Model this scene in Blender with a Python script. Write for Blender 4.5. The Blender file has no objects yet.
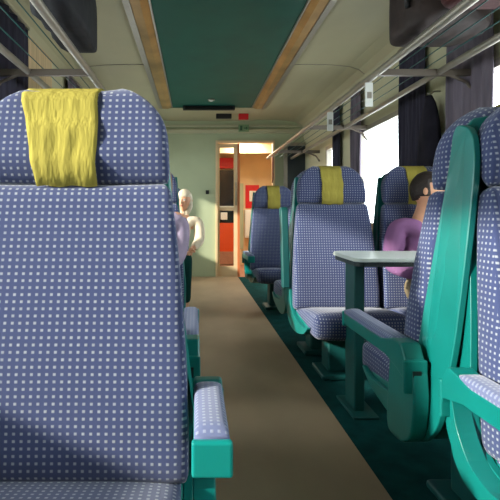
import bpy, bmesh, math, random
from mathutils import Vector, Matrix, Euler
random.seed(4)
S = bpy.context.scene
C = S.collection
PI = math.pi

# ------------------------------------------------------------------ materials
def srgb(r, g, b):
    f = lambda c: (c/255/12.92) if c/255 <= 0.04045 else ((c/255+0.055)/1.055)**2.4
    return (f(r), f(g), f(b), 1)

def mat(name, col, rough=0.6, metal=0.0, noise=0.0, nscale=20, bump=0.0, bscale=80, emit=None, estr=0.0, spec=0.5, coat=0.0, stretch=None):
    m = bpy.data.materials.new(name); m.use_nodes = True
    nt = m.node_tree; b = nt.nodes['Principled BSDF']
    b.inputs['Base Color'].default_value = col
    b.inputs['Roughness'].default_value = rough
    b.inputs['Metallic'].default_value = metal
    b.inputs['Specular IOR Level'].default_value = spec
    b.inputs['Coat Weight'].default_value = coat
    tc = nt.nodes.new('ShaderNodeTexCoord')
    src = tc.outputs['Object']
    if stretch:
        mp = nt.nodes.new('ShaderNodeMapping'); mp.inputs['Scale'].default_value = stretch
        nt.links.new(src, mp.inputs['Vector']); src = mp.outputs['Vector']
    if noise:
        n = nt.nodes.new('ShaderNodeTexNoise'); n.inputs['Scale'].default_value = nscale; n.inputs['Detail'].default_value = 4
        nt.links.new(src, n.inputs['Vector'])
        r = nt.nodes.new('ShaderNodeValToRGB')
        r.color_ramp.elements[0].position = .3; r.color_ramp.elements[1].position = .7
        r.color_ramp.elements[0].color = tuple(c*(1-noise) for c in col[:3])+(1,)
        r.color_ramp.elements[1].color = tuple(min(1, c*(1+noise)) for c in col[:3])+(1,)
        nt.links.new(n.outputs['Fac'], r.inputs['Fac']); nt.links.new(r.outputs['Color'], b.inputs['Base Color'])
    if bump:
        n2 = nt.nodes.new('ShaderNodeTexNoise'); n2.inputs['Scale'].default_value = bscale
        nt.links.new(src, n2.inputs['Vector'])
        bp = nt.nodes.new('ShaderNodeBump'); bp.inputs['Strength'].default_value = bump; bp.inputs['Distance'].default_value = .01
        nt.links.new(n2.outputs['Fac'], bp.inputs['Height']); nt.links.new(bp.outputs['Normal'], b.inputs['Normal'])
    if emit:
        b.inputs['Emission Color'].default_value = emit; b.inputs['Emission Strength'].default_value = estr
    return m

def fabric(name, base, dot, pitch=0.0175, size=0.42, rough=0.9):
    """woven moquette: pale square dots on a darker ground, laid out in UV metres"""
    m = bpy.data.materials.new(name); m.use_nodes = True
    nt = m.node_tree; L = nt.links; b = nt.nodes['Principled BSDF']
    b.inputs['Roughness'].default_value = rough
    b.inputs['Specular IOR Level'].default_value = .2
    b.inputs['Sheen Weight'].default_value = .25
    uv = nt.nodes.new('ShaderNodeUVMap'); uv.uv_map = 'UVMap'
    sep = nt.nodes.new('ShaderNodeSeparateXYZ'); L.new(uv.outputs['UV'], sep.inputs[0])
    def M(op, a, bb=None, c=None):
        n = nt.nodes.new('ShaderNodeMath'); n.operation = op
        for i, v in enumerate((a, bb, c)):
            if v is None: continue
            if isinstance(v, (int, float)): n.inputs[i].default_value = v
            else: L.new(v, n.inputs[i])
        return n.outputs[0]
    def cell(o):
        f = M('FRACT', M('DIVIDE', o, pitch))
        d = M('ABSOLUTE', M('SUBTRACT', f, .5))
        return M('SMOOTH_MIN', M('MAXIMUM', M('MULTIPLY', M('SUBTRACT', size/2+.06, d), 8), 0), 1, .1)
    k = M('MULTIPLY', cell(sep.outputs[0]), cell(sep.outputs[1]))
    # slight cloudy wear
    n = nt.nodes.new('ShaderNodeTexNoise'); n.inputs['Scale'].default_value = 5
    L.new(uv.outputs['UV'], n.inputs['Vector'])
    mx = nt.nodes.new('ShaderNodeMix'); mx.data_type = 'RGBA'
    mx.inputs['A'].default_value = base; mx.inputs['B'].default_value = dot
    n3 = nt.nodes.new('ShaderNodeTexNoise'); n3.inputs['Scale'].default_value = 60
    L.new(uv.outputs['UV'], n3.inputs['Vector'])
    kk = M('MULTIPLY', k, M('MULTIPLY_ADD', n3.outputs['Fac'], .9, .5))
    L.new(kk, mx.inputs['Factor'])
    mul = nt.nodes.new('ShaderNodeMix'); mul.data_type = 'RGBA'; mul.blend_type = 'MULTIPLY'; mul.inputs['Factor'].default_value = .35
    L.new(mx.outputs['Result'], mul.inputs['A']); L.new(n.outputs['Color'], mul.inputs['B'])
    L.new(mx.outputs['Result'], b.inputs['Base Color'])
    bp = nt.nodes.new('ShaderNodeBump'); bp.inputs['Strength'].default_value = .3; bp.inputs['Distance'].default_value = .002
    L.new(k, bp.inputs['Height']); L.new(bp.outputs['Normal'], b.inputs['Normal'])
    return m

M = {}
M['moquette'] = fabric('blue_moquette', srgb(58, 67, 104), srgb(146, 151, 162), pitch=.0148, size=.38)
M['moquette_arm'] = fabric('armrest_moquette', srgb(100, 108, 142), srgb(138, 144, 166), pitch=.012)
M['teal'] = mat('teal_plastic', srgb(8, 112, 106), .38, noise=.12, nscale=6, coat=.15)
M['teal_dark'] = mat('teal_metal', srgb(10, 78, 76), .5, noise=.1, nscale=8)
M['cap_teal'] = mat('armrest_cap', srgb(10, 130, 124), .35)
M['yellow'] = mat('headrest_linen', srgb(158, 146, 68), .9, noise=.14, nscale=9, bump=.6, bscale=22, stretch=(3, 3, .5), spec=.1)
M['cream'] = mat('cream_laminate', srgb(188, 184, 152), .5, noise=.05, nscale=3)
M['ceiling'] = mat('cream_ceiling', srgb(176, 170, 138), .5, noise=.05, nscale=2)
M['endwall'] = mat('pale_green_laminate', srgb(176, 184, 150), .45, noise=.05, nscale=3)
M['green'] = mat('dark_green_ceiling', srgb(6, 84, 72), .55, noise=.12, nscale=4)
M['bronze'] = mat('bronze_lamp_cover', srgb(172, 136, 84), .34, metal=.35, noise=.35, nscale=3, stretch=(1, 1, 1))
M['alu'] = mat('aluminium', srgb(156, 150, 138), .4, metal=.6, noise=.06)
M['alu_dark'] = mat('dull_brown_metal', srgb(112, 102, 92), .5, metal=.4)
M['rubber'] = mat('black_rubber', srgb(24, 25, 27), .7)
M['black'] = mat('black_plastic', srgb(14, 15, 17), .5)
M['floor'] = mat('teal_carpet', srgb(12, 66, 66), .95, noise=.25, nscale=12, bump=.3, bscale=300, spec=.1)
M['aisle'] = mat('beige_flooring', srgb(166, 144, 116), .62, noise=.16, nscale=2.2, bump=.05, bscale=200, stretch=(1, .6, 1))
M['table'] = mat('pale_tabletop', srgb(214, 222, 214), .3)
M['table_edge'] = mat('table_edge', srgb(28, 44, 44), .5)
M['curtain'] = mat('grey_purple_curtain', srgb(112, 104, 114), .95, noise=.3, nscale=5, spec=.1, stretch=(6, 6, .4))
M['curtain_dark'] = mat('navy_curtain', srgb(62, 60, 72), .95, noise=.3, nscale=5, spec=.1, stretch=(6, 6, .4))
M['wallfab'] = mat('tan_wall_panel', srgb(196, 172, 134), .8, noise=.2, nscale=4, stretch=(8, 8, .2))
M['bag_black'] = mat('black_nylon', srgb(20, 20, 24), .8, noise=.4, nscale=9, bump=.5, bscale=15)
M['bag_maroon'] = mat('maroon_nylon', srgb(66, 24, 24), .75, noise=.4, nscale=7, bump=.5, bscale=15)
M['bag_brown'] = mat('brown_leather', srgb(44, 32, 28), .7, noise=.5, nscale=9, bump=.6, bscale=14)
M['coat'] = mat('charcoal_wool', srgb(36, 34, 42), .95, noise=.3, nscale=8, spec=.1)
M['tan_wood'] = mat('tan_laminate', srgb(222, 194, 152), .45, noise=.08, nscale=3)
M['orange'] = mat('orange_paint', srgb(226, 84, 34), .4)
M['strip'] = mat('orange_brown_trim', srgb(206, 118, 70), .5)
M['red'] = mat('red_paint', srgb(206, 24, 32), .4)
M['white'] = mat('white_enamel', srgb(226, 228, 222), .4)
M['darkpanel'] = mat('dark_glazing', srgb(30, 26, 26), .2)
M['vfloor'] = mat('vestibule_flooring', srgb(180, 130, 105), .6, noise=.1)
M['bluegrey'] = mat('blue_grey_panel', srgb(30, 40, 50), .3, noise=.1)
M['skin'] = mat('skin', srgb(214, 158, 124), .55, noise=.06)
M['hair_dark'] = mat('dark_hair', srgb(38, 26, 20), .6, noise=.3, nscale=30, bump=.6, bscale=60)
M['hair_brown'] = mat('brown_hair', srgb(120, 88, 60), .6, noise=.3, nscale=30, bump=.6, bscale=60)
M['hair_white'] = mat('white_hair', srgb(214, 200, 176), .6, noise=.1, nscale=30, bump=.6, bscale=60)
M['purple'] = mat('mauve_shirt', srgb(132, 92, 132), .9, noise=.12, nscale=6, bump=.4, bscale=14, spec=.1)
M['trousers'] = mat('khaki_trousers', srgb(130, 116, 92), .9, noise=.1, spec=.1)
M['cream_cloth'] = mat('cream_jacket', srgb(222, 206, 180), .9, noise=.08, bump=.4, bscale=14, spec=.1)
M['lavender'] = mat('lavender_jumper', srgb(160, 146, 168), .9, noise=.1, bump=.4, bscale=14, spec=.1)
M['green_cloth'] = mat('dark_green_trousers', srgb(18, 58, 54), .9, noise=.1, spec=.1)
M['navy'] = mat('navy_trousers', srgb(34, 38, 62), .9, noise=.1, spec=.1)
M['eye'] = mat('eye_white', srgb(230, 226, 220), .3)
M['lip'] = mat('lips', srgb(170, 96, 84), .5)
M['sock'] = mat('shoe_leather', srgb(34, 28, 26), .5)

def glass(name, tint, refl=.12):
    m = bpy.data.materials.new(name); m.use_nodes = True
    nt = m.node_tree; nt.nodes.clear()
    o = nt.nodes.new('ShaderNodeOutputMaterial'); mx = nt.nodes.new('ShaderNodeMixShader')
    t = nt.nodes.new('ShaderNodeBsdfTransparent'); t.inputs['Color'].default_value = tint
    g = nt.nodes.new('ShaderNodeBsdfGlossy'); g.inputs['Roughness'].default_value = .03
    fr = nt.nodes.new('ShaderNodeFresnel'); fr.inputs['IOR'].default_value = 1.45
    mn = nt.nodes.new('ShaderNodeMath'); mn.operation = 'MINIMUM'; mn.inputs[1].default_value = refl*3
    nt.links.new(fr.outputs[0], mn.inputs[0]); nt.links.new(mn.outputs[0], mx.inputs[0])
    nt.links.new(t.outputs[0], mx.inputs[1]); nt.links.new(g.outputs[0], mx.inputs[2]); nt.links.new(mx.outputs[0], o.inputs[0])
    return m
M['glass'] = glass('window_glass', (.95, .97, .97, 1))
M['shelf_glass'] = glass('shelf_glass', (.80, .84, .82, 1))

# ------------------------------------------------------------------ helpers
def box_uv(me):
    uvl = me.uv_layers.new(name='UVMap')
    vs = me.vertices
    for p in me.polygons:
        n = p.normal
        ax = max(range(3), key=lambda i: abs(n[i]) * (1.0 if i else .8))
        a, b = [(1, 2), (0, 2), (0, 1)][ax]
        for li in p.loop_indices:
            co = vs[me.loops[li].vertex_index].co
            uvl.data[li].uv = (co[a], co[b])

def obj(name, bm, m, parent=None, smooth=True, uv=False, bevel=0, sub=0):
    bmesh.ops.recalc_face_normals(bm, faces=bm.faces)
    me = bpy.data.meshes.new(name); bm.to_mesh(me); bm.free()
    if uv: box_uv(me)
    for p in me.polygons: p.use_smooth = smooth
    ms = m if isinstance(m, (list, tuple)) else [m]
    for x in ms: me.materials.append(x)
    o = bpy.data.objects.new(name, me); C.objects.link(o)
    if parent: o.parent = parent
    if bevel:
        b = o.modifiers.new('bevel', 'BEVEL'); b.width = bevel; b.segments = 3; b.limit_method = 'ANGLE'; b.angle_limit = math.radians(40)
        b.harden_normals = False
    if sub:
        s = o.modifiers.new('sub', 'SUBSURF'); s.levels = sub; s.render_levels = sub
    return o

def tag(o, label=None, cat=None, group=None, kind=None):
    if label: o['label'] = label
    if cat: o['category'] = cat
    if group: o['group'] = group
    if kind: o['kind'] = kind
    return o

def empty(name, loc, label=None, cat=None, group=None, rz=0):
    o = bpy.data.objects.new(name, None); C.objects.link(o)
    o.location = loc; o.rotation_euler = (0, 0, rz); o.empty_display_size = .1
    return tag(o, label, cat, group)

def bx(bm, x0, x1, y0, y1, z0, z1, mi=0):
    v = [bm.verts.new(p) for p in ((x0,y0,z0),(x1,y0,z0),(x1,y1,z0),(x0,y1,z0),(x0,y0,z1),(x1,y0,z1),(x1,y1,z1),(x0,y1,z1))]
    for f in ((0,3,2,1),(4,5,6,7),(0,1,5,4),(1,2,6,5),(2,3,7,6),(3,0,4,7)):
        fa = bm.faces.new([v[i] for i in f]); fa.material_index = mi
    return bm
def box(*a, mi=0): return bx(bmesh.new(), *a, mi=mi)

def tube(bm, pts, r, n=12, closed_ends=True):
    pts = [Vector(p) for p in pts]; rings = []
    for i, p in enumerate(pts):
        t = (pts[min(i+1, len(pts)-1)] - pts[max(i-1, 0)]).normalized()
        up = Vector((0, 0, 1)) if abs(t.z) < .9 else Vector((1, 0, 0))
        a = t.cross(up).normalized(); b = t.cross(a)
        rr = r[i] if isinstance(r, (list, tuple)) else r
        rings.append([bm.verts.new(p + a*rr*math.cos(k*2*PI/n) + b*rr*math.sin(k*2*PI/n)) for k in range(n)])
    for i in range(len(rings)-1):
        for k in range(n):
            bm.faces.new((rings[i][k], rings[i][(k+1) % n], rings[i+1][(k+1) % n], rings[i+1][k]))
    if closed_ends:
        bm.faces.new(rings[0]); bm.faces.new(rings[-1])
    return bm

def chaikin(p, n=2):
    for _ in range(n):
        q = []
        for i in range(len(p)):
            a, b = p[i], p[(i+1) % len(p)]
            q += [(a[0]*.8+b[0]*.2, a[1]*.8+b[1]*.2), (a[0]*.2+b[0]*.8, a[1]*.2+b[1]*.8)]
        p = q
    return p

def prism(bm, poly, x0, x1):
    """poly of (y,z), extruded along x"""
    a = [bm.verts.new((x0, y, z)) for y, z in poly]; b = [bm.verts.new((x1, y, z)) for y, z in poly]
    bm.faces.new(a); bm.faces.new(b[::-1])
    for i in range(len(poly)):
        j = (i+1) % len(poly); bm.faces.new((a[i], b[i], b[j], a[j]))
    return bm

def loft(stations, n=36, e=5.0, bow=0.0, bm=None):
    """stations: (cx, cy, cz, halfwidth, halfthick, tangent_angle) ; cross-section superellipse in plane (X, normal in YZ).
    tangent angle measured from +Z towards +Y. bow curves the side edges forwards."""
    bm = bm or bmesh.new(); rings = []
    for (cx, cy, cz, a, b, ang) in stations:
        nrm = Vector((0, math.cos(ang), -math.sin(ang)))
        ring = []
        for k in range(n):
            t = 2*PI*k/n
            c, s = math.cos(t), math.sin(t)
            u = a*math.copysign(abs(c)**(2/e), c); v = b*math.copysign(abs(s)**(2/e), s)
            v -= bow*(u/max(a, .01))**4
            ring.append(bm.verts.new(Vector((cx, cy, cz)) + Vector((u, 0, 0)) + nrm*v))
        rings.append(ring)
    for i in range(len(rings)-1):
        for k in range(n):
            bm.faces.new((rings[i][k], rings[i][(k+1) % n], rings[i+1][(k+1) % n], rings[i+1][k]))
    bm.faces.new(rings[0][::-1]); bm.faces.new(rings[-1])
    return bm

def interp(tab, z):
    for (z0, *a), (z1, *b) in zip(tab, tab[1:]):
        if z <= z1:
            t = max(0, (z-z0)/(z1-z0)); return [p+(q-p)*t for p, q in zip(a, b)]
    return list(tab[-1][1:])

def lerp(a, b, t): return a+(b-a)*t

def copy_tree(o, parent=None):
    c = o.copy(); C.objects.link(c)
    if parent: c.parent = parent
    for ch in [x for x in bpy.data.objects if x.parent == o]: copy_tree(ch, c)
    return c

# ------------------------------------------------------------------ camera
cam = bpy.data.cameras.new('camera'); co = bpy.data.objects.new('camera', cam); C.objects.link(co)
co.location = (0, 0, .95); co.rotation_euler = (PI/2, 0, 0)
cam.sensor_width = 36; cam.lens = 430/500*36; cam.shift_x = .11; cam.shift_y = -.07; cam.clip_start = .02
S.camera = co

# ------------------------------------------------------------------ room shell
CX = .23; HW = 1.44; XL = CX-HW; XR = CX+HW; Y0 = -2.4; Y1 = 6.6; TH = .06
def st(name, bm, m, smooth=False, **k):
    return tag(obj(name, bm, m, smooth=smooth, **k), kind='structure')
st('floor', box(XL, XR, Y0, Y1, -.06, 0), M['floor'])
st('floor_aisle', box(-.10, .655, Y0, Y1, 0, .006), M['aisle'])
# ceiling: centre green panel and cream vaults as one solid profile each
vault = [(.68, 2.405), (.90, 2.405), (1.10, 2.40), (1.26, 2.385), (1.35, 2.355), (1.41, 2.31), (HW, 2.25)]
for side, nm in ((-1, 'ceiling_left'), (1, 'ceiling_right')):
    bm = bmesh.new()
    prof = [(x, z) for x, z in vault] + [(HW+.05, 2.25), (HW+.05, 2.56), (.68, 2.56)]
    a = [bm.verts.new((CX+side*x, Y0, z)) for x, z in prof]; b = [bm.verts.new((CX+side*x, Y1, z)) for x, z in prof]
    bm.faces.new(a); bm.faces.new(b[::-1])
    for i in range(len(prof)):
        j = (i+1) % len(prof); bm.faces.new((a[i], b[i], b[j], a[j]))
    st(nm, bm, M['ceiling'])
PE = 5.8   # far end of the green panel
st('ceiling', box(CX-.53, CX+.53, Y0, PE, 2.40, 2.5), M['green'])
st('ceiling_end', box(CX-.68, CX+.68, PE, Y1, 2.39, 2.5), M['ceiling'])
# seams across vaults
for i, y in enumerate((4.15, 2.5)):
    for side in (-1, 1):
        bm = bmesh.new()
        pts = [(CX+side*x, y, z-.002) for x, z in vault[:-1]]
        tube(bm, pts, .004, 6)
        st('trim_%d' % (i*2+(side > 0)+1), bm, M['alu'])
# end wall with off-centre door opening
DX0, DX1, DZ = .345, 1.19, 2.06
bm = bmesh.new()
bx(bm, XL, DX0-.03, Y1, Y1+.06, 0, 2.5); bx(bm, DX1+.03, XR, Y1, Y1+.06, 0, 2.5); bx(bm, DX0-.03, DX1+.03, Y1, Y1+.06, DZ+.03, 2.5)
st('wall_far', bm, M['endwall'])
st('wall_near', box(XL, XR, Y0-.06, Y0, 0, 2.5), M['cream'])
bm = bmesh.new()
bx(bm, XL, CX+1.40, 6.55, 6.6, 2.20, 2.26); bx(bm, XL, CX+1.40, 6.57, 6.6, 2.30, 2.33)
st('trim_7', bm, M['cream'], bevel=.006)
# door frame
bm = bmesh.new()
for x in (DX0-.03, DX1): bx(bm, x, x+.03, Y1-.03, Y1+.07, 0, DZ+.03)
bx(bm, DX0, DX1, Y1-.03, Y1+.07, DZ, DZ+.03)
st('door_1', bm, M['tan_wood'])

# side walls with window openings
WZ0, WZ1 = .84, 1.80
def side_wall(name, side, wins):
    x = XL if side < 0 else XR
    xa, xb = (x-TH, x) if side < 0 else (x, x+TH)
    bm = bmesh.new()
    bx(bm, xa, xb, Y0, Y1, 0, WZ0); bx(bm, xa, xb, Y0, Y1, WZ1, 2.3)
    ys = [Y0] + [v for w in wins for v in w] + [Y1]
    for i in range(0, len(ys), 2): bx(bm, xa, xb, ys[i], ys[i+1], WZ0, WZ1)
    st(name, bm, M['cream'])
winR = [(-.35, .95), (1.25, 2.72), (3.15, 4.40), (4.95, 5.45)]
winL = [(-.35, .95), (1.35, 2.98), (3.60, 5.0), (5.3, 6.1)]
side_wall('wall_right', 1, winR); side_wall('wall_left', -1, winL)
wi = 0
for side, wins in ((-1, winL), (1, winR)):
    x = XL if side < 0 else XR
    for (a, b) in wins:
        wi += 1
        bm = bmesh.new(); xi, xo = x-side*.012, x+side*.05
        x0, x1 = min(xi, xo), max(xi, xo)
        f = .035
        bx(bm, x0, x1, a-.01, a+f, WZ0-.01, WZ1+.01); bx(bm, x0, x1, b-f, b+.01, WZ0-.01, WZ1+.01)
        bx(bm, x0, x1, a+f, b-f, WZ0-.01, WZ0+f); bx(bm, x0, x1, a+f, b-f, WZ1-f, WZ1+.01)
        w = st('window_%d' % wi, bm, M['alu'])
        g = obj('window_pane', box(x+side*.025, x+side*.031, a+f, b-f, WZ0+f, WZ1-f), M['glass'], w, smooth=False)
# heater ducts along the walls at floor level
for side, nm in ((-1, 'baseboard_left'), (1, 'baseboard_right')):
    x = XL if side < 0 else XR
    a, b = sorted((x, x-side*.07))
    st(nm, box(a, b, Y0, Y1, 0, .14), M['teal_dark'], bevel=.01)

# bronze lamp strips either side of the green panel
for side in (-1, 1):
    bm = bmesh.new()
    def q(x0, z0, x1, z1, th=.012, y0=Y0, y1=PE):
        a = [(CX+side*x0, y0, z0), (CX+side*x1, y0, z1), (CX+side*x1, y0, z1+th), (CX+side*x0, y0, z0+th)]
        va = [bm.verts.new(p) for p in a]; vb = [bm.verts.new((p[0], y1, p[2])) for p in a]
        bm.faces.new(va); bm.faces.new(vb[::-1])
        for i in range(4):
            j = (i+1) % 4; bm.faces.new((va[i], vb[i], vb[j], va[j]))
    q(.545, 2.40, .60, 2.378); q(.60, 2.378, .67, 2.385)
    root = tag(obj('ceiling_lamp_strip', bm, M['bronze'], smooth=False),
               'long bronze lamp strip along the %s edge of the dark green ceiling panel' % ('left' if side < 0 else 'right'), 'ceiling lamp')
    bm = bmesh.new(); 
    q(.53, 2.385, .545, 2.39, .02); q(.67, 2.375, .72, 2.385, .02)
    obj('edge_profile', bm, M['alu'], root, smooth=False)
# end cross profile and the display box
sg = empty('display_board', (.17, 5.72, 2.40), 'long black display board hanging at the far end of the dark green ceiling', 'display')
obj('housing', box(-.33, .36, -.03, .03, -.055, 0), M['black'], sg, smooth=False, bevel=.006)
obj('screen', box(-.30, .33, -.034, -.030, -.046, -.01), M['darkpanel'], sg, smooth=False)
tag(obj('ceiling_sensor_box', box(.30, .52, 6.1, 6.16, 2.325, 2.39), M['black'], smooth=False, bevel=.006), 'small black box under the cream ceiling behind the display board', 'box')
tag(obj('alarm_box', box(.62, .76, 6.1, 6.16, 2.31, 2.39), M['red'], smooth=False, bevel=.006), 'small red box under the ceiling beside the display board', 'alarm box')
cl = empty('ceiling_spotlight', (.205, 5.4, 2.40), 'small pale round spotlight in the dark green ceiling', 'spotlight')
bm = bmesh.new(); tube(bm, [(0, 0, 0), (0, 0, -.014)], [.045, .038], 20); obj('rim', bm, M['alu'], cl)
bm = bmesh.new(); tube(bm, [(0, 0, -.013), (0, 0, -.022)], [.028, .015], 16); obj('lens', bm, M['white'], cl)
es = empty('exit_sign', (.74, 6.595, 2.27), 'pale green sign on the end wall above the doorway', 'sign')
es.location.y = 6.53
obj('plate', box(-.08, .08, 0, .015, -.055, .055), mat('sign_green', srgb(120, 150, 112), .5), es, smooth=False, bevel=.004)
bm = bmesh.new()
bx(bm, -.055, -.02, -.003, 0, -.035, .035); bx(bm, .0, .045, -.003, 0, -.008, .008); 
v = [bm.verts.new(p) for p in ((.035, -.003, .025), (.065, -.003, 0), (.035, -.003, -.025), (.035, 0, .025), (.065, 0, 0), (.035, 0, -.025))]
bm.faces.new(v[:3]); bm.faces.new(v[3:][::-1]); 
for i in range(3): bm.faces.new((v[i], v[3+i], v[3+(i+1) % 3], v[(i+1) % 3]))
obj('pictogram', bm, mat('sign_dark_green', srgb(40, 84, 60), .5), es, smooth=False)

# far end: sliding door leaf with tall glass (left part of the opening)
dr = empty('sliding_door', (DX0, 6.63, 0), 'glazed sliding door leaf in cream frame, left half of the far doorway', 'door')
bm = bmesh.new()
bx(bm, 0, .035, 0, .035, 0, 2.05); bx(bm, .255, .31, 0, .035, 0, 2.05); bx(bm, .035, .255, 0, .035, 0, .16); bx(bm, .035, .255, 0, .035, 1.99, 2.05); bx(bm, .035, .255, 0, .035, 1.02, 1.07)
obj('leaf_frame', bm, M['tan_wood'], dr, smooth=False)
obj('door_pane', box(.035, .255, .014, .020, .16, 1.99), M['glass'], dr, smooth=False)
bm = bmesh.new(); tube(bm, [(.285, -.03, 1.1), (.285, -.03, 1.45)], .010); tube(bm, [(.285, 0, 1.12), (.285, -.03, 1.12)], .007); tube(bm, [(.285, 0, 1.43), (.285, -.03, 1.43)], .007)
obj('door_handle', bm, M['alu'], dr)
tag(obj('door_edge_strip', box(DX0+.312, DX0+.345, 6.62, 6.67, 0, 2.05), M['strip'], smooth=False), 'narrow orange upright strip beside the glazed sliding door leaf', 'door strip')

# vestibule behind
V1 = 8.2
st('floor_vestibule', box(.05, 1.66, Y1, V1, -.06, 0), M['vfloor'])
st('ceiling_vestibule', box(.05, 1.66, Y1+.06, V1, 2.2, 2.26), M['tan_wood'])
st('wall_vestibule_left', box(.0, .06, Y1+.06, V1, 0, 2.26), M['tan_wood'])
st('wall_vestibule_right', box(1.60, 1.66, Y1+.06, V1, 0, 2.26), M['tan_wood'])
st('wall_vestibule_far', box(.05, 1.66, V1, V1+.06, 0, 2.26), M['tan_wood'])
st('trim_8', box(.06, 1.60, 7.3, 7.36, 2.0, 2.2), M['tan_wood'])
gd = empty('gangway_door', (.36, V1-.07, 0), 'orange and dark gangway door seen through the glass of the sliding door', 'door')
obj('lower_panel', box(0, .42, 0, .05, .26, .80), M['orange'], gd, smooth=False)
obj('kick_plate', box(0, .42, 0, .05, .02, .26), M['vfloor'], gd, smooth=False)
obj('upper_window', box(0, .42, .0, .05, 1.12, 1.80), M['darkpanel'], gd, smooth=False)
obj('middle_rail', box(0, .42, -.015, .05, 1.06, 1.12), M['white'], gd, smooth=False)
obj('lock_panel', box(0, .42, 0, .05, .80, 1.06), M['darkpanel'], gd, smooth=False)
bm = bmesh.new(); bx(bm, .12, .25, -.04, 0, .86, 1.0); obj('lock_box', bm, M['white'], gd, smooth=False, bevel=.01)
tag(obj('red_wall_box', box(.36, .72, V1-.16, V1, 1.83, 2.02), M['red'], smooth=False, bevel=.01), 'red box above the gangway door behind the glazed leaf', 'box')
fe = empty('fire_notice', (1.09, V1-.02, 1.30), 'red and white notice on the tan wall beyond the far doorway', 'sign')
obj('board', box(-.13, .13, 0, .02, -.22, .22), M['red'], fe, smooth=False, bevel=.005)
obj('white_field', box(-.055, .085, -.004, 0, -.09, .11), M['white'], fe, smooth=False)
ca = empty('wall_cabinet', (1.11, V1-.14, 0), 'white wall cabinet beneath the red notice beyond the doorway', 'cabinet')
obj('body', box(-.17, .12, 0, .14, .52, 1.05), M['white'], ca, smooth=False, bevel=.01)
obj('door_panel', box(-.15, .10, -.01, 0, .55, 1.02), M['white'], ca, smooth=False, bevel=.004)
tag(obj('wall_panel', box(.78, .92, V1-.02, V1, .3, 1.55), M['endwall'], smooth=False), 'pale green upright panel beside the red notice beyond the doorway', 'panel')
bm = bmesh.new(); tube(bm, [(1.15, 6.56, 1.45), (1.15, 6.52, 1.48), (1.15, 6.52, 1.82), (1.15, 6.56, 1.85)], .013)
tag(obj('grab_handle', bm, mat('brown_red_plastic', srgb(120, 40, 28), .5)), 'brown red upright grab handle on the right door post', 'handle').location.x = .03
tag(obj('door_lock_plate', box(.165, .215, 6.585, 6.6, 1.27, 1.33), M['black'], smooth=False, bevel=.004), 'small dark lock plate on the pale green end wall left of the door', 'lock')

# dark glazed panel at the right of the end wall
dp = empty('glazed_partition', (1.34, 6.46, 0), 'dark glazed partition in pale frame right of the far doorway', 'partition')
bm = bmesh.new(); bx(bm, 0, .05, 0, .05, 0, 2.04); bx(bm, .05, .32, 0, .05, 1.99, 2.04); obj('frame', bm, M['alu'], dp, smooth=False)
obj('dark_pane', box(.05, .32, .02, .03, 0, 1.99), M['bluegrey'], dp, smooth=False)

# ------------------------------------------------------------------ luggage racks
RZ = 1.80
def rack(side):
    f = CX + side*.86; r = CX + side*1.22; w = CX + side*(HW-.002)
    t = empty('luggage_rack', ((f+w)/2, 2, RZ), 'aluminium luggage rack with two rails along the %s wall above the windows' % ('left' if side < 0 else 'right'), 'luggage rack')
    ox, oy = (f+w)/2, 2
    def loc(p): return (p[0]-ox, p[1]-oy, p[2]-RZ)
    ya, yb = Y0+.05, 6.45
    for x, rr, zz, nm in ((f, .021, 0, 'front_rail'), (r, .019, 0, 'rear_rail')):
        bm = bmesh.new(); tube(bm, [loc((x, ya, RZ+zz)), loc((x, yb, RZ+zz))], rr, 14); obj(nm, bm, M['alu'], t)
    for k in range(1, 4):
        xk = lerp(f, r, k/4); bm = bmesh.new(); tube(bm, [loc((xk, ya, RZ+.017)), loc((xk, yb, RZ+.017))], .003, 6); obj('shelf_rod', bm, M['teal_dark'], t)
    a, b = sorted((f, w))
    for y in (-.65, .95, 2.56, 4.16, 5.76):
        bm = bmesh.new()
        bx(bm, a-ox, b-ox, y-oy-.012, y-oy+.012, -.022, .016)
        p = loc((w, y, RZ-.16))
        tube(bm, [loc((w, y, RZ-.13)), loc((w-side*.05, y, RZ-.06)), loc((w-side*.16, y, RZ-.012))], .010, 8)
        obj('bracket', bm, M['alu_dark'], t, smooth=False)
    return t
rack(-1); rack(1)
# seat number plates hanging from the right rack
for y, lab in ((2.68, 'white seat number plate under the right luggage rack by the nearer bracket'), (3.45, 'small white seat number plate further along the right luggage rack')):
    p = empty('seat_number_plate', (1.09, y, 1.775), lab, 'number plate', 'seat number plates on the right rack')
    obj('plate', box(-.03, .018, -.006, .006, -.15, 0), M['white'], p, smooth=False, bevel=.003)
    obj('number_field', box(-.02, .008, -.008, -.006, -.10, -.06), M['alu'], p, smooth=False)

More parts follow.
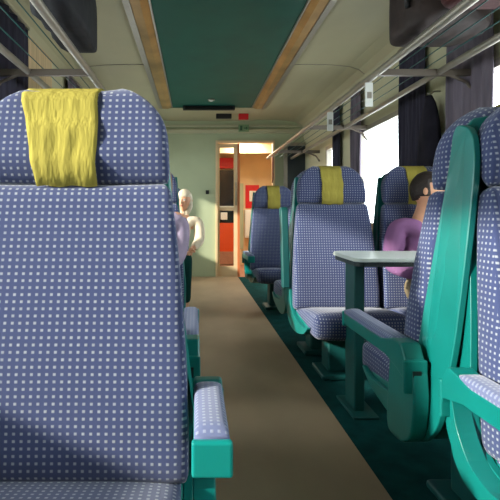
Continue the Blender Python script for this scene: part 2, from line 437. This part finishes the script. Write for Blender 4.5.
# ------------------------------------------------------------------ curtains
def curtain(side, y0, y1, m, lab, z0=.80, z1=2.24, folds=7, off=.018):
    x = (XL if side < 0 else XR) - side*(off+.025)
    bm = bmesh.new(); n = 60; rows = 10; g = []
    for j in range(rows+1):
        z = lerp(z0, z1, j/rows); row = []
        for i in range(n+1):
            u = i/n; amp = .016*(1-.3*j/rows)
            row.append((x + amp*math.sin(u*folds*2*PI) + .004*math.sin(u*31+j), lerp(y0, y1, u), z))
        g.append(row)
    vv = [[[bm.verts.new((p[0]+d, p[1], p[2])) for p in row] for row in g] for d in (-.002, .002)]
    for s in (0, 1):
        for j in range(rows):
            for i in range(n):
                bm.faces.new((vv[s][j][i], vv[s][j][i+1], vv[s][j+1][i+1], vv[s][j+1][i]))
    for j in range(rows):
        for i in (0, n): bm.faces.new((vv[0][j][i], vv[1][j][i], vv[1][j+1][i], vv[0][j+1][i]))
    for i in range(n):
        for j in (0, rows): bm.faces.new((vv[0][j][i], vv[1][j][i], vv[1][j][i+1], vv[0][j][i+1]))
    o = obj('curtain', bm, m); tag(o, lab, 'curtain')
    bm = bmesh.new(); bx(bm, x-.012, x+.012, y0-.01, y1+.01, z1, z1+.02); obj('curtain_track', bm, M['alu'], o, smooth=False)
curtain(1, 2.35, 2.78, M['curtain'], 'grey purple curtain with wide folds above the nearest right table bay', folds=5)
curtain(1, 3.05, 3.42, M['curtain_dark'], 'dark curtain bunched at the near edge of the bright right window')
curtain(1, 4.24, 4.48, M['curtain'], 'grey curtain bunched at the far edge of the bright right window', folds=4)
curtain(1, 4.85, 5.05, M['curtain_dark'], 'narrow dark curtain beside the small far right window', folds=4)
curtain(-1, 2.25, 3.0, M['curtain_dark'], 'navy curtain hanging at the far left top of the left wall', folds=6)
curtain(-1, 3.95, 4.5, M['curtain'], 'grey curtain seen between the rails of the left luggage rack', folds=5)
tag(obj('wall_panel', box(XL+.002, XL+.02, 3.02, 3.58, .14, 2.24), M['wallfab'], smooth=False), 'tan upright wall panel between the left windows', 'panel')

# ------------------------------------------------------------------ train seat (faces -Y, origin on the floor under the back)
PAD = [(.38, -.010, .057, .254), (.50, .000, .058, .254), (.62, .012, .056, .250), (.80, .040, .050, .238), (.95, .066, .046, .222), (1.02, .078, .040, .212)]  # z, centre y, half thickness, half width
def prototype(arms='down', AL=.385, AD=0, deep=False, cover=(-.066, .066, -.066, .066), brk=0, fin=1.0):
    t = empty('train_seat', (0, 0, 0))
    # backrest pad
    stn = []
    zs = [.38, .385, .40, .45, .50, .56, .62, .68, .74, .80, .86, .92, .97, 1.0, 1.012, 1.018]
    for z in zs:
        cy, ht, hw = interp(PAD, z)
        k = 1.0
        if z > 1.0: k = {1.012: .72, 1.018: .4}[z]
        if z < .40: k = {.38: .5, .385: .8}[z]
        stn.append((0, cy, z, hw - (1-k)*.02, ht*k, .15))
    obj('backrest', loft(stn, 48, 7, bow=.012), M['moquette'], t, uv=True)
    # headrest pad with rounded shoulders
    stn = []
    for i in range(17):
        u = i/16; z = 1.022 + .232*u
        if u < .08: kw = 1-.02*(1-u/.08)
        else: kw = 1
        w = .212*kw
        if u > .3: 
            q = (u-.3)/.7; w *= (1-q**3.0*.48)
        w *= 1-.04*u
        th = .058*math.sin(PI*min(.5, .12+u*1.3))*(1 if u < .8 else math.sqrt(max(0.05, 1-((u-.8)/.21)**2)))
        cy = .080 + .055*u
        stn.append((0, cy, z, w, th, .2))
    obj('headrest', loft(stn, 48, 4.2, bow=.022), M['moquette'], t, uv=True)
    # linen cover over the headrest
    bm = bmesh.new(); cols = 16; front = []
    prof = []
    for i in range(13):
        u = 1-i/12*.95
        th = .058*math.sin(PI*min(.5, .12+u*1.3))*(1 if u < .8 else math.sqrt(max(0.05, 1-((u-.8)/.21)**2)))
        prof.append((.080+.055*u - th - .006 - .004*math.sin(i*1.3), 1.022+.232*u+(.004 if i < 2 else 0)))
    prof = [(.27-.06, 1.06), (.27-.06, 1.17), (.195, 1.235), (.165, 1.262)] + prof
    prof[-1] = (prof[-1][0]-.003, 1.016)
    vv = []
    for d in (0, .003):
        lay = []
        for k, (y, z) in enumerate(prof):
            row = []
            for c in range(cols+1):
                q_ = max(0, (k-5)/(len(prof)-6)); x = lerp(lerp(cover[0], cover[2], q_), lerp(cover[1], cover[3], q_), c/cols) + .002*math.sin(k*.8)
                row.append(bm.verts.new((x, y - d - .0012*math.sin(c*1.3+k*.2), z + (d if k < 5 else 0) + (.002*math.sin(c*.8) if k == len(prof)-1 else 0))))
            lay.append(row)
        vv.append(lay)
    for lay in vv:
        for k in range(len(prof)-1):
            for c in range(cols): bm.faces.new((lay[k][c], lay[k][c+1], lay[k+1][c+1], lay[k+1][c]))
    for k in range(len(prof)-1):
        for c in (0, cols): bm.faces.new((vv[0][k][c], vv[1][k][c], vv[1][k+1][c], vv[0][k+1][c]))
    for c in range(cols):
        for k in (0, len(prof)-1): bm.faces.new((vv[0][k][c], vv[1][k][c], vv[1][k][c+1], vv[0][k][c+1]))
    obj('headrest_cover', bm, M['yellow'], t)
    # back shell
    bm = bmesh.new()
    stn = []
    for z, hw in ((.34, .20), (.36, .235), (.45, .245), (.62, .242), (.8, .231), (.95, .216), (1.1, .205), (1.18, .19), (1.215, .16), (1.225, .10)):
        yf = interp([(.3, .05), (.62, .06), (1.02, .125), (1.25, .16)], z)[0]
        stn.append((0, (yf+.172)/2, z, hw, (.172-yf)/2, 0))
    obj('back_shell', loft(stn, 40, 8, bm=bm), M['teal'], t)
    # side panels: seat-back fin running down into the curved seat pan
    outer = [(.165, 1.20), (.225, 1.175), (.248, 1.08), (.245, .9), (.238, .75), (.228, .6), (.205, .47), (.165, .36), (.10, .29), (.03, .262), (-.05, .262), (-.16, .275), (-.28, .30), (-.36, .345)] if deep else [(.145, 1.20), (.166, 1.17), (.174, 1.05), (.174, .80), (.174, .62), (.170, .46), (.150, .37), (.110, .305), (.03, .268), (-.05, .262), (-.16, .272), (-.28, .30), (-.36, .345)]
    inner = [(-.36, .36), (-.28, .335), (-.16, .34), (-.04, .36), (.03, .40), (.050, .52), (.066, .66), (.088, .80), (.112, .95), (.132, 1.08), (.140, 1.17)]
    for s in (-1, 1):
        bm = bmesh.new(); prism(bm, chaikin(outer + inner), s*.244, s*.262)
        for v in bm.verts:
            if v.co.z > .5: v.co.x -= s*min(.056*fin, (v.co.z-.5)*.088*fin)
        obj('side_panel', bm, M['teal'], t, smooth=False, bevel=.006)
    # seat pan and cushion
    bm = bmesh.new(); prism(bm, [(.12, .31), (.02, .275), (-.06, .265), (-.17, .275), (-.28, .30), (-.35, .34), (-.30, .35), (.06, .38), (.12, .37)], -.243, .243)
    obj('seat_pan', bm, M['teal'], t, smooth=False, bevel=.008)
    bm = bmesh.new(); stn = []
    for i in range(20):
        u = i/19; y = .035 - .495*u
        top = .372 + .016*math.sin(PI*min(1, u*1.15)) + .085*u
        bot = .335 - .015*math.sin(PI*u*.9) - .03*u
        if u > .86:
            q = (u-.86)/.14; top -= .045*q*q; bot += .03*q*q
        if u < .06: top -= .012
        stn.append((0, y, (top+bot)/2, .240-(.02*((u-.86)/.14)**2 if u > .86 else 0), (top-bot)/2*(1 if u < .999 else .9), PI/2))
    # stations run along -y ; tangent angle pi/2 gives normal = -Z direction
    obj('seat_cushion', loft(stn, 48, 6, bm=bm), M['moquette'], t, uv=True)
    # pedestal
    bm = bmesh.new(); bx(bm, -.07, .07, -.10, .04, .03, .29); bx(bm, -.12, .12, -.16, .08, 0, .03)
    obj('pedestal', bm, M['teal_dark'], t, smooth=False, bevel=.012)
    # armrests
    for s in (-1, 1):
        if s in arms_sides(arms):
            bm = bmesh.new()
            prism(bm, [(.085-AD, .575), (.115-AD, .53), (.110-AD, .47), (.06, .49), (-.02, .508), (-AL, .508), (-AL-.015, .52), (-AL-.015, .556), (-.05, .556), (.03, .575)], s*.264, s*.324)
            a = obj('armrest', bm, M['teal'], t, smooth=False, bevel=.007)
            bm = bmesh.new(); stn = []
            for i in range(14):
                u = i/13; y = .06 - AD - (AL+.07-AD)*u
                k = math.sin(PI*min(.5, .08+u*4)) * math.sin(PI*min(.5, .12+(1-u)*5))
                stn.append((s*.294, y, .558, .029, .018*k+.003, PI/2))
            obj('armrest_pad', loft(stn, 24, 3.2, bm=bm), M['moquette_arm'], a, uv=True)
            bm = bmesh.new(); bx(bm, s*.294-.033, s*.294+.033, -AL-.023, -AL-.007, .500, .562)
            obj('end_cap', bm, M['cap_teal'], a, smooth=False, bevel=.005)
            bm = bmesh.new(); bx(bm, s*.294-.032, s*.294+.036, .108-AD, .122-AD, .44, .535); obj('pivot_cover', bm, M['teal'], a, smooth=False, bevel=.004)
            bm = bmesh.new(); bx(bm, s*.294-.012, s*.294+.012, .121-AD, .125-AD, .475, .505); obj('pivot_slot', bm, M['black'], a, smooth=False)
            bm = bmesh.new()
            prism(bm, chaikin([(.12, .53), (.135, .42), (.115, .31), (.06, .268), (-.03, .262), (-.045, .30), (-.03, .42), (-.02, .52)] if brk else [(.10-AD, .50), (.10-AD, .44), (.05, .36), (.0, .31), (-.10, .305), (-.19, .34), (-.215, .365), (-.19, .372), (-.10, .345), (-.02, .365), (.03, .43), (.05, .50)]), s*.262, s*.308)
            obj('armrest_bracket', bm, M['teal'], a, smooth=False, bevel=.006)
        elif arms == 'aisle_up' and s < 0:   # folded up beside the back
            bm = bmesh.new()
            prism(bm, [(.085, .50), (.03, .50), (.035, .60), (.085, .98), (.10, 1.0), (.15, 1.0), (.155, .97), (.10, .60)], s*.264, s*.308)
            a = obj('armrest', bm, M['teal_dark'], t, smooth=False, bevel=.007)
    return t
def arms_sides(a):
    return {'down': (-1, 1), 'aisle_up': (), 'none': ()}[a]

seat_d = prototype('down')
seat_b = prototype('down', .385, .045)
seat_a = prototype('down', .385, 0, True, brk=1)
seat_s = prototype('down', .195, .03, cover=(-.112, .056, -.071, .058), fin=1.45)
seat_u = prototype('aisle_up')
seat_n = prototype('none')
used = set()
def place(src, x, y, face, lab, sx=1.0, group='train seats'):
    o = src if src.name not in used else copy_tree(src)
    used.add(src.name)
    o.location = (x, y, 0); o.rotation_euler = (0, 0, 0 if face < 0 else PI); o.scale = (sx, 1, 1)
    tag(o, lab, 'train seat', group)
    return o
place(seat_s, -.288, .95, -1, 'large near blue dotted train seat facing us, yellow headrest cloth, left foreground', sx=1.08)
place(seat_d, -.31, 1.38, 1, 'train seat behind the near left seat, only its armrest showing in the aisle')
place(seat_u, -.32, 2.62, -1, 'left aisle train seat holding the brown haired passenger')
place(seat_u, -.32, 4.50, -1, 'left aisle train seat holding the white haired passenger')
place(seat_b, .945, 1.02, -1, 'right foreground train seat facing us, cut off by the picture edge')
place(seat_a, .925, 1.345, 1, 'right train seat facing away with green side and lowered armrest, before the table')
place(seat_u, .85, 2.62, -1, 'empty right aisle train seat facing us behind the table, sun on its cushion')
place(seat_n, 1.385, 2.62, -1, 'window train seat behind the table in which the passenger in mauve sits')
place(seat_n, .86, 2.98, 1, 'train seat facing away, its green side showing left of the empty seat behind the table')
place(seat_d, .825, 4.45, -1, 'farthest right train seat facing us near the doorway')

# ------------------------------------------------------------------ table
tb = empty('fold_table', (1.195, 2.08, 0), 'pale topped green legged table between facing right seats', 'table')
poly = []
def arc(cx, cy, r, a0, a1, n=6): return [(cx+r*math.cos(lerp(a0, a1, i/n)), cy+r*math.sin(lerp(a0, a1, i/n))) for i in range(n+1)]
pts = [(.48, -.20)] + [(.48, .20)] + arc(-.41, .13, .07, PI/2, PI) + arc(-.45, -.16, .04, PI, 1.5*PI)
def slab(pts, z0, z1):
    bm = bmesh.new(); a = [bm.verts.new((x, y, z0)) for x, y in pts]; b = [bm.verts.new((x, y, z1)) for x, y in pts]
    bm.faces.new(a); bm.faces.new(b)
    for i in range(len(pts)):
        j = (i+1) % len(pts); bm.faces.new((a[i], b[i], b[j], a[j]))
    return bm
obj('tabletop', slab(pts, .742, .760), M['table'], tb, smooth=False, bevel=.004)
obj('edge_band', slab([(x*.985, y*.97) for x, y in pts], .722, .742), M['table_edge'], tb, smooth=False)
obj('leg', box(-.435, -.385, -.03, .10, .012, .722), M['teal_dark'], tb, smooth=False, bevel=.008)
obj('foot', box(-.46, -.34, -.09, .16, 0, .014), M['teal_dark'], tb, smooth=False, bevel=.004)
obj('wall_bracket', box(.40, .478, -.12, .12, .66, .722), M['teal_dark'], tb, smooth=False)

# ------------------------------------------------------------------ luggage and coat
def blob_bag(name, lab, x0, x1, y0, y1, z0, z1, m, seed, strap=None, e=4.5):
    rnd = random.Random(seed); t = empty(name, ((x0+x1)/2, (y0+y1)/2, z0), lab, 'bag')
    hx, hy, h = (x1-x0)/2, (y1-y0)/2, z1-z0
    bm = bmesh.new(); stn = []; n = 12
    for i in range(n+1):
        u = i/n; k = math.sqrt(max(.02, 1-abs(2*u-1)**4))
        stn.append((rnd.uniform(-.01, .01), -hy+2*hy*u, h/2-(1-k)*h*.15, hx*k*rnd.uniform(.94, 1.0), h/2*k*rnd.uniform(.93, 1), PI/2))
    loft(stn, 32, e, bm=bm)
    zmin = min(v.co.z for v in bm.verts)
    for v in bm.verts: v.co.z -= zmin
    obj('bag_body', bm, m, t)
    bm = bmesh.new()
    tube(bm, [(0, -hy*.4, h*.98), (0, -hy*.25, h*1.12), (0, 0, h*1.16), (0, hy*.25, h*1.12), (0, hy*.4, h*.98)], .010, 8); 
    obj('carry_handle', bm, strap or M['bag_brown'], t)
    bm = bmesh.new(); sx = -hx if x0 > 0 else hx
    tube(bm, [(sx*.97, -hy*.6, h*.35), (sx*1.01, -hy*.6, h*.60), (sx*.9, -hy*.55, h*.85)], .012, 8)
    obj('side_strap', bm, strap or M['bag_brown'], t)
    return t
ZS = RZ+.027
blob_bag('travel_bag', 'black travel bag on the left luggage rack', -.73, -.52, 1.72, 2.50, ZS, ZS+.33, M['bag_black'], 1, M['black'], e=9)
blob_bag('travel_bag', 'brown and black bag on the right rack, hanging over its front rail', 1.00, 1.42, 1.96, 2.34, ZS, ZS+.30, M['bag_brown'], 2, M['black'], e=9)
blob_bag('travel_bag', 'maroon bag on the right luggage rack nearest us', 1.03, 1.42, 1.40, 1.94, ZS, ZS+.30, M['bag_maroon'], 3, M['black'], e=9)
# coat hanging on the pillar between windows
ct = empty('coat', (1.60, 2.92, 1.76), 'dark coat hanging on the right wall between the two curtains', 'coat')
bm = bmesh.new(); stn = []
for i in range(12):
    u = i/11; z = -.75*u
    stn.append((0, 0.0, z, .02+.035*min(1, u*3)+.008*math.sin(i), 0, 0))
bm = bmesh.new(); rings = []
for i in range(14):
    u = i/13; z = -.80*u; hw = .02+.11*min(1, (u*2.6)**.7)+.015*math.sin(i*.9); ht = .016+.028*min(1, u*3)
    ring = [bm.verts.new((-.01+ht*math.sin(a)*(1+.25*math.sin(3*a+i*.3)), hw*math.cos(a), z)) for a in [k*2*PI/24 for k in range(24)]]
    rings.append(ring)
for i in range(13):
    for k in range(24): bm.faces.new((rings[i][k], rings[i][(k+1) % 24], rings[i+1][(k+1) % 24], rings[i+1][k]))
bm.faces.new(rings[0]); bm.faces.new(rings[-1])
obj('coat_body', bm, M['coat'], ct)
bm = bmesh.new(); tube(bm, [(.065, 0, .03), (.02, 0, .03), (-.01, 0, .0), (-.02, 0, .02)], .006, 8); obj('hook', bm, M['alu'], ct)

# ------------------------------------------------------------------ people
def skin_mesh(chains, links=None, subdiv=2):
    """chains: list of lists of (x,y,z,r); returns evaluated bmesh"""
    me = bpy.data.meshes.new('tmp'); verts = []; edges = []; rad = []
    index = {}
    def vid(p):
        k = tuple(round(c, 4) for c in p[:3])
        if k not in index:
            index[k] = len(verts); verts.append(p[:3]); rad.append(p[3])
        return index[k]
    for ch in chains:
        ids = [vid(p) for p in ch]
        for a, b in zip(ids, ids[1:]): edges.append((a, b))
    me.from_pydata(verts, edges, []); me.update()
    o = bpy.data.objects.new('tmp', me); C.objects.link(o)
    sk = o.modifiers.new('s', 'SKIN'); sk.use_smooth_shade = True
    for i, d in enumerate(me.skin_vertices[0].data):
        rr = rad[i]; d.radius = rr if isinstance(rr, tuple) else (rr, rr); d.use_root = (i == 0)
    sb = o.modifiers.new('u', 'SUBSURF'); sb.levels = subdiv
    dg = bpy.context.evaluated_depsgraph_get(); dg.update()
    ev = o.evaluated_get(dg); m2 = bpy.data.meshes.new_from_object(ev)
    bm = bmesh.new(); bm.from_mesh(m2)
    bpy.data.objects.remove(o); bpy.data.meshes.remove(m2); bpy.data.meshes.remove(me)
    return bm

def multi(chains):
    bm = bmesh.new()
    for c in chains:
        b2 = skin_mesh([c]); me = bpy.data.meshes.new('t'); b2.to_mesh(me); b2.free(); bm.from_mesh(me); bpy.data.meshes.remove(me)
    return bm

def head_bm(bm, c, R, yaw, tilt):
    """head centred at c, size R (half height ~ R), face towards -Y rotated by yaw about Z"""
    tmp = bmesh.new(); bmesh.ops.create_uvsphere(tmp, u_segments=40, v_segments=30, radius=1)
    for v in tmp.verts:
        x, y, z = v.co
        sx, sy, sz = .72, .88, 1.08
        if z < 0: 
            k = 1+.34*z; x *= k; y = y*(1+.22*z) - (.10*(-z) if y < .2 else 0)
        fx, fy = x*sx, y*sy
        if y < -.5:
            d = math.exp(-((abs(x)-.34)**2/.015 + (z-.02)**2/.012)); fy += .09*d        # eye sockets
            d = math.exp(-(x**2/.010 + (z+.20)**2/.035)); fy -= .20*d                   # nose
            d = math.exp(-(x**2/.05 + (z-.16)**2/.010)); fy -= .04*d                    # brow
            d = math.exp(-(x**2/.06 + (z+.50)**2/.006)); fy -= .05*d                    # lips
            d = math.exp(-(x**2/.05 + (z+.80)**2/.02)); fy -= .07*d                     # chin
        v.co = (fx*R, fy*R, z*sz*R)
    rot = Euler((tilt, 0, yaw)).to_matrix().to_4x4()
    for s in (-1, 1):   # ears
        e = bmesh.ops.create_uvsphere(tmp, u_segments=12, v_segments=8, radius=1)
        for v in e['verts']: v.co = Vector((s*R*.74 + v.co.x*R*.09, v.co.y*R*.17+R*.08, v.co.z*R*.26 - R*.08))
    mt = Matrix.Translation(c) @ rot
    bmesh.ops.transform(tmp, matrix=mt, verts=tmp.verts)
    me = bpy.data.meshes.new('t'); tmp.to_mesh(me); tmp.free(); bm.from_mesh(me); bpy.data.meshes.remove(me)
    return mt

def person(lab, loc, sc, joints, cloth_top, cloth_leg, hair, hair_long=False, yaw=0, tilt=0, rz=0, R=.105, cap=None):
    t = empty('person', loc, lab, 'person', rz=rz); J = joints
    def P(k, r, dx=0): x, y, z = J[k]; return (x+dx, y, z, r)
    hip = P('hip', (.135, .10)); bel = P('belly', (.13, .10)); ch = P('chest', (.145, .105)); nb = P('neckb', (.06, .055)); nt_ = P('neckt', .05)
    arms, legs, hands = [], [], []
    for s in ('L', 'R'):
        arms.append([ch, P('sh'+s, .058), P('el'+s, .043), P('wr'+s, .028)])
        legs.append([hip, P('th'+s, .085), P('kn'+s, .062), P('an'+s, .042), P('to'+s, .032)])
        w = Vector(J['wr'+s]); e = Vector(J['el'+s]); d = (w-e).normalized(); side = d.cross(Vector((0, 0, 1))).normalized(); up = side.cross(d)
        sg = 1 if s == 'L' else -1
        palm = w + d*.055; hands.append([(*w, .028), (*(w+d*.03), (.034)), (*palm, .034)])
        for i, ln in enumerate((.062, .072, .066, .052)):
            o_ = side*((i-1.5)*.020)
            a = palm + o_*.8 + d*.012; b = palm + o_ + d*(.02+ln*.5); c2 = palm + o_ + d*(.02+ln*.85) - up*.02; 
            hands.append([(*a, .011), (*b, .0095), (*c2, .008)])
        a = w + d*.025 - side*sg*.022; b = a + d*.028 - side*sg*.022; c2 = b + d*.026 - up*.006
        hands.append([(*a, .012), (*b, .0105), (*c2, .009)])
    bm = skin_mesh([[hip, bel, ch, nb, nt_, P('head', .05)]])
    for h in arms + legs + hands:
        b2 = skin_mesh([h], subdiv=1); me = bpy.data.meshes.new('t'); b2.to_mesh(me); b2.free(); bm.from_mesh(me); bpy.data.meshes.remove(me)
    mt = head_bm(bm, J['head'], R, yaw, tilt)
    o = obj('body', bm, M['skin'], t)
    rm = o.modifiers.new('r', 'REMESH'); rm.mode = 'VOXEL'; rm.voxel_size = .0065; rm.use_smooth_shade = True
    def grow(p, d): 
        r = p[3]; r = tuple(c+d for c in r) if isinstance(r, tuple) else r+d
        return (*p[:3], r)
    g = .014
    top = [[grow(hip, g), grow(bel, g), grow(ch, g), (*[lerp(ch[i], nb[i], .72) for i in range(3)], (.085, .07))]]
    for a in arms:
        wr = a[3]; el = a[2]; cuff = tuple(lerp(el[i], wr[i], .9) for i in range(3))
        top.append([grow(ch, g), grow(a[1], g+.004), grow(el, g+.002), (*cuff, .040)])
    b2 = multi(top); o2 = obj('top', b2, cloth_top, t); o2.name = 'jumper'
    r2 = o2.modifiers.new('r', 'REMESH'); r2.mode = 'VOXEL'; r2.voxel_size = .008; r2.use_smooth_shade = True
    lg = []
    for l in legs:
        an = l[3]; kn = l[2]; hem = tuple(lerp(kn[i], an[i], .93) for i in range(3))
        lg.append([grow(hip, .006), grow(l[1], g), grow(kn, g), (*hem, .058)])
    o3 = obj('trousers', multi(lg), cloth_leg, t)
    r3 = o3.modifiers.new('r', 'REMESH'); r3.mode = 'VOXEL'; r3.voxel_size = .008; r3.use_smooth_shade = True
    for l in legs:
        an, to = l[3], l[4]
        b2 = bmesh.new(); heel = Vector(an[:3])+Vector((0, .035, -.05)); toe = Vector(to[:3])+Vector((0, -.04, -.012))
        b2 = skin_mesh([[(*heel, .040), (*heel.lerp(toe, .4), .042), (*heel.lerp(toe, .8), .042), (*toe, .030)]]); obj('shoe', b2, M['sock'], t)
    # hair: shell over skull leaving the face free
    b2 = bmesh.new(); bmesh.ops.create_uvsphere(b2, u_segments=36, v_segments=28, radius=1)
    kill = []
    for v in b2.verts:
        x, y, z = v.co; lump = 1+.03*math.sin(9*x+5*z)*math.cos(7*y)
        lim = .34 if not hair_long else .30
        if (y < -.25 and z < lim) or (z < -.35 and not hair_long and y < .55) or (z < (-.62 if not hair_long else -2)): v.co = (x*.60*R, y*.60*R, z*.75*R)
        else:
            k = 1.0
            if hair_long and z < 0: k = 1.0+.12*(-z)
            v.co = (x*.80*R*lump*k, (y*.96+.02)*R*lump*k, z*(1.17 if z > 0 else (1.05 if not hair_long else 1.55))*R)
    bmesh.ops.transform(b2, matrix=mt, verts=b2.verts)
    obj('hair', b2, hair, t)
    for s in (-1, 1):
        b2 = bmesh.new(); bmesh.ops.create_uvsphere(b2, u_segments=12, v_segments=8, radius=R*.105)
        bmesh.ops.transform(b2, matrix=mt @ Matrix.Translation((s*R*.27, -R*.76, R*.03)), verts=b2.verts); e = obj('eye', b2, M['eye'], t)
        b2 = bmesh.new(); bmesh.ops.create_uvsphere(b2, u_segments=10, v_segments=8, radius=R*.055)
        bmesh.ops.transform(b2, matrix=mt @ Matrix.Translation((s*R*.27, -R*.84, R*.03)), verts=b2.verts); obj('pupil', b2, M['black'], e)
    b2 = bmesh.new(); bmesh.ops.create_uvsphere(b2, u_segments=14, v_segments=8, radius=1)
    bmesh.ops.transform(b2, matrix=mt @ Matrix.Translation((0, -R*.86, -R*.54)) @ Matrix.Diagonal((R*.20, R*.08, R*.055, 1)), verts=b2.verts); obj('mouth', b2, M['lip'], t)
    t.scale = (sc, sc, sc)
    return t

def sit(lean=(0, 0, 0), armL=None, armR=None, drop=0):
    lx, ly, lz = lean
    J = dict(hip=(0, -.10, .585), belly=(lx*.3, -.08+ly*.3, .70), chest=(lx*.7, -.05+ly*.7, .89+lz*.6), neckb=(lx*.95, -.03+ly*.95, 1.03+lz), neckt=(lx, -.045+ly, 1.09+lz), head=(lx*1.05, -.07+ly*1.1, 1.175+lz),
        thL=(.095, -.14, .555), thR=(-.095, -.14, .555), knL=(.12, -.50, .545), knR=(-.12, -.50, .545), anL=(.12, -.52, .11), anR=(-.12, -.52, .11), toL=(.13, -.66, .055), toR=(-.13, -.66, .055),
        shL=(lx*.85+.175, -.04+ly*.85, .965+lz*.8), shR=(lx*.85-.175, -.04+ly*.85, .965+lz*.8))
    J['elL'], J['wrL'] = armL or ((.25, -.08, .72), (.13, -.30, .66))
    J['elR'], J['wrR'] = armR or ((-.25, -.08, .72), (-.13, -.30, .66))
    return J
person('passenger in a mauve shirt with short dark hair sitting by the window behind the table', (1.36, 2.60, .0), .93,
       sit((.0, -.02, .0), armR=((-.235, -.10, .70), (-.10, -.30, .66))), M['purple'], M['trousers'], M['hair_dark'], yaw=1.05, tilt=-.05)
person('brown haired passenger in lavender half hidden behind the near left seat', (-.345, 2.57, .0), .97,
       sit((.13, -.02, .0)), M['lavender'], M['navy'], M['hair_brown'], hair_long=True, yaw=.25)
person('white haired passenger in a cream jacket leaning into the aisle at far left', (-.205, 4.42, .0), .95,
       sit((.10, -.02, -.02), armL=((.265, -.14, .73), (.19, -.36, .66))), M['cream_cloth'], M['green_cloth'], M['hair_white'], hair_long=True, yaw=-.35)

# ------------------------------------------------------------------ light
w = bpy.data.worlds.new('sky'); S.world = w; w.use_nodes = True
bg = w.node_tree.nodes['Background']; bg.inputs['Color'].default_value = (.92, .97, 1.0, 1); bg.inputs['Strength'].default_value = 8.5
sun = bpy.data.lights.new('sun', 'SUN'); so = bpy.data.objects.new('sun', sun); C.objects.link(so)
sun.energy = 10; sun.angle = math.radians(2.5); sun.color = (1, .93, .82)
d = Vector((1.0, .42, -.42)).normalized(); so.rotation_euler = d.to_track_quat('-Z', 'Y').to_euler()
for side, wins in ((-1, winL), (1, winR)):
    x = (XL-TH-.02) if side < 0 else (XR+TH+.02)
    for (a, b) in wins:
        l = bpy.data.lights.new('window_portal', 'AREA'); l.shape = 'RECTANGLE'; l.size = WZ1-WZ0; l.size_y = b-a
        lo = bpy.data.objects.new('window_portal', l); C.objects.link(lo)
        lo.location = (x, (a+b)/2, (WZ0+WZ1)/2); lo.rotation_euler = (0, PI/2 if side < 0 else -PI/2, 0)
        lo.rotation_euler = (0, -PI/2 if side < 0 else PI/2, 0)
        l.cycles.is_portal = True
vl = bpy.data.lights.new('vestibule_lamp', 'AREA'); vl.size = .5; vl.energy = 30; vl.color = (1, .9, .76)
vo = bpy.data.objects.new('vestibule_lamp', vl); C.objects.link(vo); vo.location = (.85, 7.0, 2.18)

S.view_settings.view_transform = 'Standard'; S.view_settings.look = 'None'; S.view_settings.gamma = 1
S.view_settings.use_curve_mapping = False; S.view_settings.exposure = 0.08
